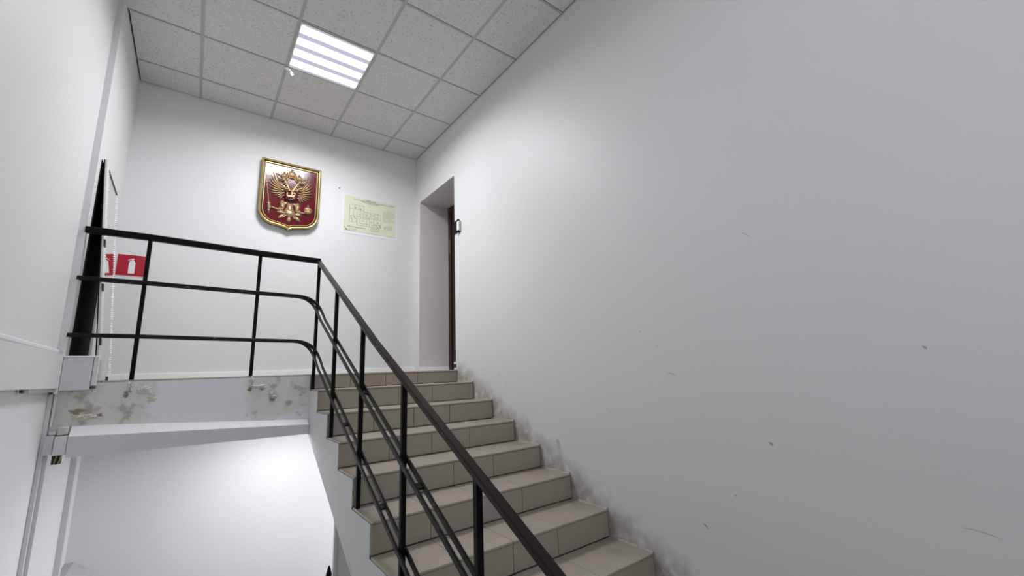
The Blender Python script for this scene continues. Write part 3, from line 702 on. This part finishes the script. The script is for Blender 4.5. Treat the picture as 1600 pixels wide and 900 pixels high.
# local frame: along y (width), up the lean; normal towards +x
my0, my1 = 3.742, 4.362
pb = Vector((-0.486, 0, ZL+0.004)); pt = Vector((-0.606, 0, 1.527)); up = (pt-pb); LM = up.length; up.normalize(); nrm = Vector((up.z, 0, -up.x))
def mp(yv, s, d_): q = pb + up*s + nrm*d_; return (q.x-0.012*(yv-my0)/(my1-my0), yv, q.z)
def mbox(bm, y0, y1, s0, s1, d0, d1):
    vs_ = [bm.verts.new(mp(y, s, d_)) for y in (y0, y1) for s in (s0, s1) for d_ in (d0, d1)]
    for f in [(0,1,3,2),(4,6,7,5),(0,4,5,1),(2,3,7,6),(0,2,6,4),(1,5,7,3)]: bm.faces.new([vs_[i] for i in f])
fw = 0.10
b = NB(); mbox(b, my0, my0+fw, 0, LM, -0.004, 0.006); obj('frame_side', b, M['mframe'], mir)
b = NB(); mbox(b, my0+fw, my1, LM-0.03, LM, -0.004, 0.006); obj('frame_top', b, M['mframe'], mir)
b = NB(); mbox(b, my0+fw, my1-0.012, 0.03, LM-0.03, -0.002, 0.003); obj('glass', b, M['mirror'], mir)
b = NB(); mbox(b, my0, my1, 0, LM, -0.010, -0.0045); obj('backing', b, M['mback'], mir)
for yv in (my0+fw, my1-0.012):      # bevel facets painted white as lamp glints, over a black bed for the gaps
    b = NB(); n = 84; rnd = random.Random(int(yv*10)); dy = 0.018
    mbox(b, yv, yv+dy, 0.03, LM-0.03, 0.0028, 0.0031)
    obj('bevel_bed', b, M['blacklac'], mir); b = NB()
    for i in range(n):
        s0 = 0.03+(LM-0.06)*i/n; s1 = s0+(LM-0.06)/n*(rnd.uniform(.55, .8) if s0 > 0.8 else rnd.uniform(.8, 1.0)); hgt = rnd.uniform(0.004, 0.010)
        v0 = b.verts.new(mp(yv, s0, 0.003)); v1 = b.verts.new(mp(yv+dy, s0, 0.003)); v2 = b.verts.new(mp(yv+dy, s1, 0.003)); v3 = b.verts.new(mp(yv, s1, 0.003))
        c = b.verts.new(mp(yv+dy*rnd.uniform(.3, .7), (s0+s1)/2, 0.003+hgt))
        for tri in ((v0, v1, c), (v1, v2, c), (v2, v3, c), (v3, v0, c)): b.faces.new(tri)
    obj('bevel_strip', b, M['bead'], mir)
b = NB(); mbox(b, my0+fw+0.016, my1, LM-0.034, LM-0.029, 0.003, 0.008); obj('top_edge', b, M['blacklac'], mir)
for s in (0.245, 0.60, 0.90):
    b = NB(); mbox(b, my0-0.002, my0+0.045, s-0.022, s+0.022, 0.006, 0.014); obj('clip', b, M['blacklac'], mir)
# black board flat on the wall, added as shade behind the leaning mirror
b = NB(); box(b, XL+0.001, XL+0.004, 3.728, 4.30, ZL, 1.515); obj('gap_shade_board', b, M['mback'], mir)

# ------------------------------------------------------------------ cable ducts on the left
t1 = root('wall_trunking', (XN, 2.6, 0.0), 'wide white cable trunking running level along the near left wall', 'cable duct')
b = NB(); box(b, XN, XL+0.002, 1.3, 3.592, 0.002, 0.200, 0.002); obj('cover', b, M['duct'], t1)
b = NB(); box(b, XN, XL-0.01, 3.1, 3.585, -0.018, 0.002); obj('lower_rail', b, M['ductgrey'], t1)
b = NB(); box(b, XN+0.01, XL-0.015, 3.02, 3.05, -0.014, 0.0016); obj('cable_hole', b, M['cable'], t1)
t2 = root('trunking_elbow', (-0.55, 3.62, 0.0), 'white cable trunking elbow box turning the corner at the landing edge', 'cable duct')
b = NB(); box(b, -0.620, -0.492, 3.594, 3.634, -0.012, 0.180, 0.002); obj('cover', b, M['duct'], t2)
b = NB(); box(b, -0.638, -0.622, 3.586, 3.6335, -0.030, 0.198, 0.002); obj('corner_cap', b, M['white_trim'], t2)
b = NB(); box(b, -0.489, -0.468, 3.594, 3.634, 0.012, 0.186, 0.002); obj('end_cap', b, M['duct'], t2)
b = NB(); box(b, -0.621, -0.468, 3.590, 3.634, 0.1805, 0.190, 0.002); obj('top_lip', b, M['white_trim'], t2)
b = NB(); box(b, -0.500, -0.470, 3.600, 3.634, -0.004, 0.003); obj('seam', b, M['cable'], t2)
t3 = root('floor_trunking', (-0.47, 3.72, ZL), 'white cable trunking lying on the landing floor beside the mirror foot', 'cable duct')
b = NB(); box(b, -0.470, -0.440, 3.641, 3.70, ZL, 0.165, 0.003); obj('cover', b, M['white_trim'], t3)
t4 = root('corner_duct', (-0.655, 3.62, ZLOW), 'narrow white cable duct running down the corner below the wide trunking', 'cable duct')
b = NB(); box(b, -0.6595, -0.641, 3.606, 3.634, ZLOW, -0.031, 0.002); obj('cover', b, M['duct'], t4)
b = NB(); sweep(b, [(-0.634, 3.625, -0.04), (-0.634, 3.625, -0.20)], 0.012, 0.012) if False else box(b, -0.636, -0.626, 3.620, 3.634, -0.215, -0.031); obj('conduit', b, M['white_trim'], t4)
t5 = root('duct_junction_box', (-0.60, 3.61, -0.36), 'grey junction box joining the cable ducts at the left end of the rib', 'cable duct')
b = NB(); box(b, -0.642, -0.604, 3.590, 3.634, -0.368, -0.262, 0.002); obj('cover', b, M['ductgrey'], t5)
b = NB(); box(b, -0.600, -0.548, 3.580, 3.634, -0.372, -0.268, 0.002); obj('end_piece', b, M['duct'], t5)
b = NB(); box(b, -0.630, -0.600, 3.596, 3.634, -0.258, -0.240, 0.002); obj('upper_tray', b, M['ductgrey'], t5)
b = NB(); box(b, -0.596, -0.553, 3.590, 3.634, -0.262, -0.218, 0.006); obj('putty_shoulder', b, M['putty'], t5)
b = NB(); box(b, -0.602, -0.566, 3.600, 3.634, -0.422, -0.374, 0.001); obj('open_end', b, M['cable'], t5)
cb = root('loose_cables', (-0.582, 3.595, -0.42), 'bundle of dark and tan cables poking from the open end of the junction box', 'cable')
for k in range(4):
    x = -0.596+0.009*k; b = NB(); sweep(b, [(x+0.004, 3.597, -0.375), (x+0.001, 3.596, -0.40), (x-0.003, 3.597, -0.420)], 0.004, 0.004, 0.001); obj('cable', b, M['cablel' if k % 2 else 'cable'], cb)
t6 = root('wall_duct', (-0.60, 4.31, ZLOW), 'grey square cable duct running down the left wall below the landing', 'cable duct')
b = NB(); box(b, XL, -0.594, 4.30, 4.345, LZ+0.0 if False else ZLOW, -0.337, 0.002); obj('cover', b, M['ductgrey'], t6)

# ------------------------------------------------------------------ doorway
d1 = struct(root('door_1', (XR+0.40, 4.1, ZL)))
b = NB(); box(b, XR+0.388, XR+0.42, DY1-0.07, DY1-0.005, ZL, DZ-0.005); obj('door_frame', b, M['brown'], d1)
b = NB(); box(b, XR+0.388, XR+0.42, DY0+0.005, DY1-0.071, DZ-0.07, DZ-0.005); obj('door_frame', b, M['brown'], d1)
b = NB(); box(b, XR+0.388, XR+0.42, DY0+0.005, DY0+0.07, ZL, DZ-0.071); obj('door_frame', b, M['brown'], d1)
b = NB(); box(b, XR+0.400, XR+0.418, DY0+0.071, DY1-0.071, ZL+0.005, DZ-0.072); leaf = obj('door_leaf', b, M['brown'], d1)
for (za, zb) in ((0.25, 0.95), (1.12, 1.90)):
    b = NB(); box(b, XR+0.392, XR+0.3995, DY0+0.20, DY1-0.20, za, zb, 0.002); obj('door_panel', b, M['brown'], leaf)
b = NB(); box(b, XR+0.380, XR+0.3875, DY1-0.070, DY1-0.040, 1.48, 1.66); obj('strike_plate', b, M['ochre'], d1)
b = NB(); box(b, XR+0.379, XR+0.3875, DY1-0.060, DY1-0.005, DZ-0.045, DZ-0.006); obj('corner_block', b, M['ochre'], d1)
# contact box on the corner of the doorway
k1 = root('door_sensor', (XR, 3.60, 1.42), 'small black box with white cover fixed to the wall at the doorway edge', 'sensor')
b = NB(); box(b, XR-0.016, XR, 3.600, 3.681, 1.432, 1.560, 0.003); box(b, XR-0.020, XR, 3.575, 3.600, 1.540, 1.562); box(b, XR-0.020, XR, 3.560, 3.600, 1.424, 1.442); obj('housing', b, M['mback'], k1)
b = NB(); box(b, XR-0.022, XR, 3.560, 3.599, 1.443, 1.539, 0.003); obj('cover', b, M['plasticwhite'], k1)
b = NB(); box(b, XR-0.020, XR, 3.542, 3.559, 1.432, 1.535, 0.003); obj('side_strip', b, M['scuff'], k1)
b = NB(); box(b, XR-0.010, XR, 3.586, 3.606, 1.396, 1.4235, 0.003); obj('cable_stub', b, M['scuffl'], k1)
# broken plaster with a plastic anchor at the foot of the doorway corner
k2 = root('wall_bracket', (XR, 3.68, ZL), 'small broken white bracket at the foot of the doorway corner', 'bracket')
b = NB(); box(b, XR-0.014, XR+0.0, 3.672, 3.700, 0.094, 0.114, 0.004); obj('tab', b, M['plasticwhite'], k2)
b = NB(); box(b, XR-0.012, XR, 3.676, 3.700, ZL+0.002, 0.062, 0.004); obj('tab', b, M['plasticwhite'], k2)
b = NB(); box(b, XR-0.010, XR, 3.670, 3.690, 0.064, 0.092, 0.003); obj('core', b, M['blacklac'], k2)

# black post tip of the lower railing
b = NB(); box(b, 0.688, 0.712, 2.688, 2.712, ZLOW, -1.062, 0.002); 
lp = root('lower_post', (0.70, 2.70, ZLOW), 'black post tip showing at the bottom edge beside the white corner below the flight', 'post')
obj('shaft', b, M['black'], lp)
b = NB(); bmesh.ops.create_cone(b, cap_ends=True, segments=12, radius1=0.016, radius2=0.004, depth=0.045, matrix=Matrix.Translation((0.70, 2.70, -1.040))); obj('finial', b, M['black'], lp)

# ------------------------------------------------------------------ scuffs on the right wall (thin marks, pieces of the wall)
def scuff(y, z, ln, wd, ang, m, k=0.5, seed=0):
    rnd = random.Random(seed+int(y*100)); b = NB(); n = 8; top = []; bot = []
    for i in range(n+1):
        f = i/n; wv = wd*(0.25+math.sin(math.pi*f))*rnd.uniform(.6, 1.1)/2; a = (f-.5)*ln; c = k*ln*0.12*math.sin(math.pi*f)
        def R(p, q): return (y+p*math.cos(ang)-q*math.sin(ang), z+p*math.sin(ang)+q*math.cos(ang))
        top.append(R(a, c+wv)); bot.append(R(a, c-wv))
    prism(b, top+bot[::-1], 'x', XR-0.0007, XR-0.0001); obj('scuff_mark', b, m, wall_right)
for args in [(0.854, 0.602, .05, .003, 0.75, M['scuff']), (1.329, -0.045, .06, .004, 0.3, M['scuff']), (0.881, -0.353, .022, .012, 0.6, M['scuff']), (1.235, -0.769, .03, .009, 0.9, M['scuff']),
             (0.323, 0.031, .016, .008, 0.9, M['scuff']), (0.29, -0.56, .09, .004, 0.15, M['scuffl']), (1.769, -0.259, .012, .005, 1.2, M['scuff']), (1.40, .115, .015, .007, 1, M['scuffl']),
             (2.264, -0.505, .085, .040, 1.45, M['scuffl']), (1.07, -0.60, .016, .006, .4, M['scuff']), (2.947, -0.017, .04, .008, -0.6, M['scuffl']), (2.86, -0.09, .03, .006, 1.2, M['scuffl']),
             (1.51, 0.20, .010, .008, 1, M['scuffl']), (2.15, -0.60, .012, .008, 1, M['scuffl'])]: scuff(*args)
for o in bpy.data.objects:
    if '_w' in o: del o['_w']
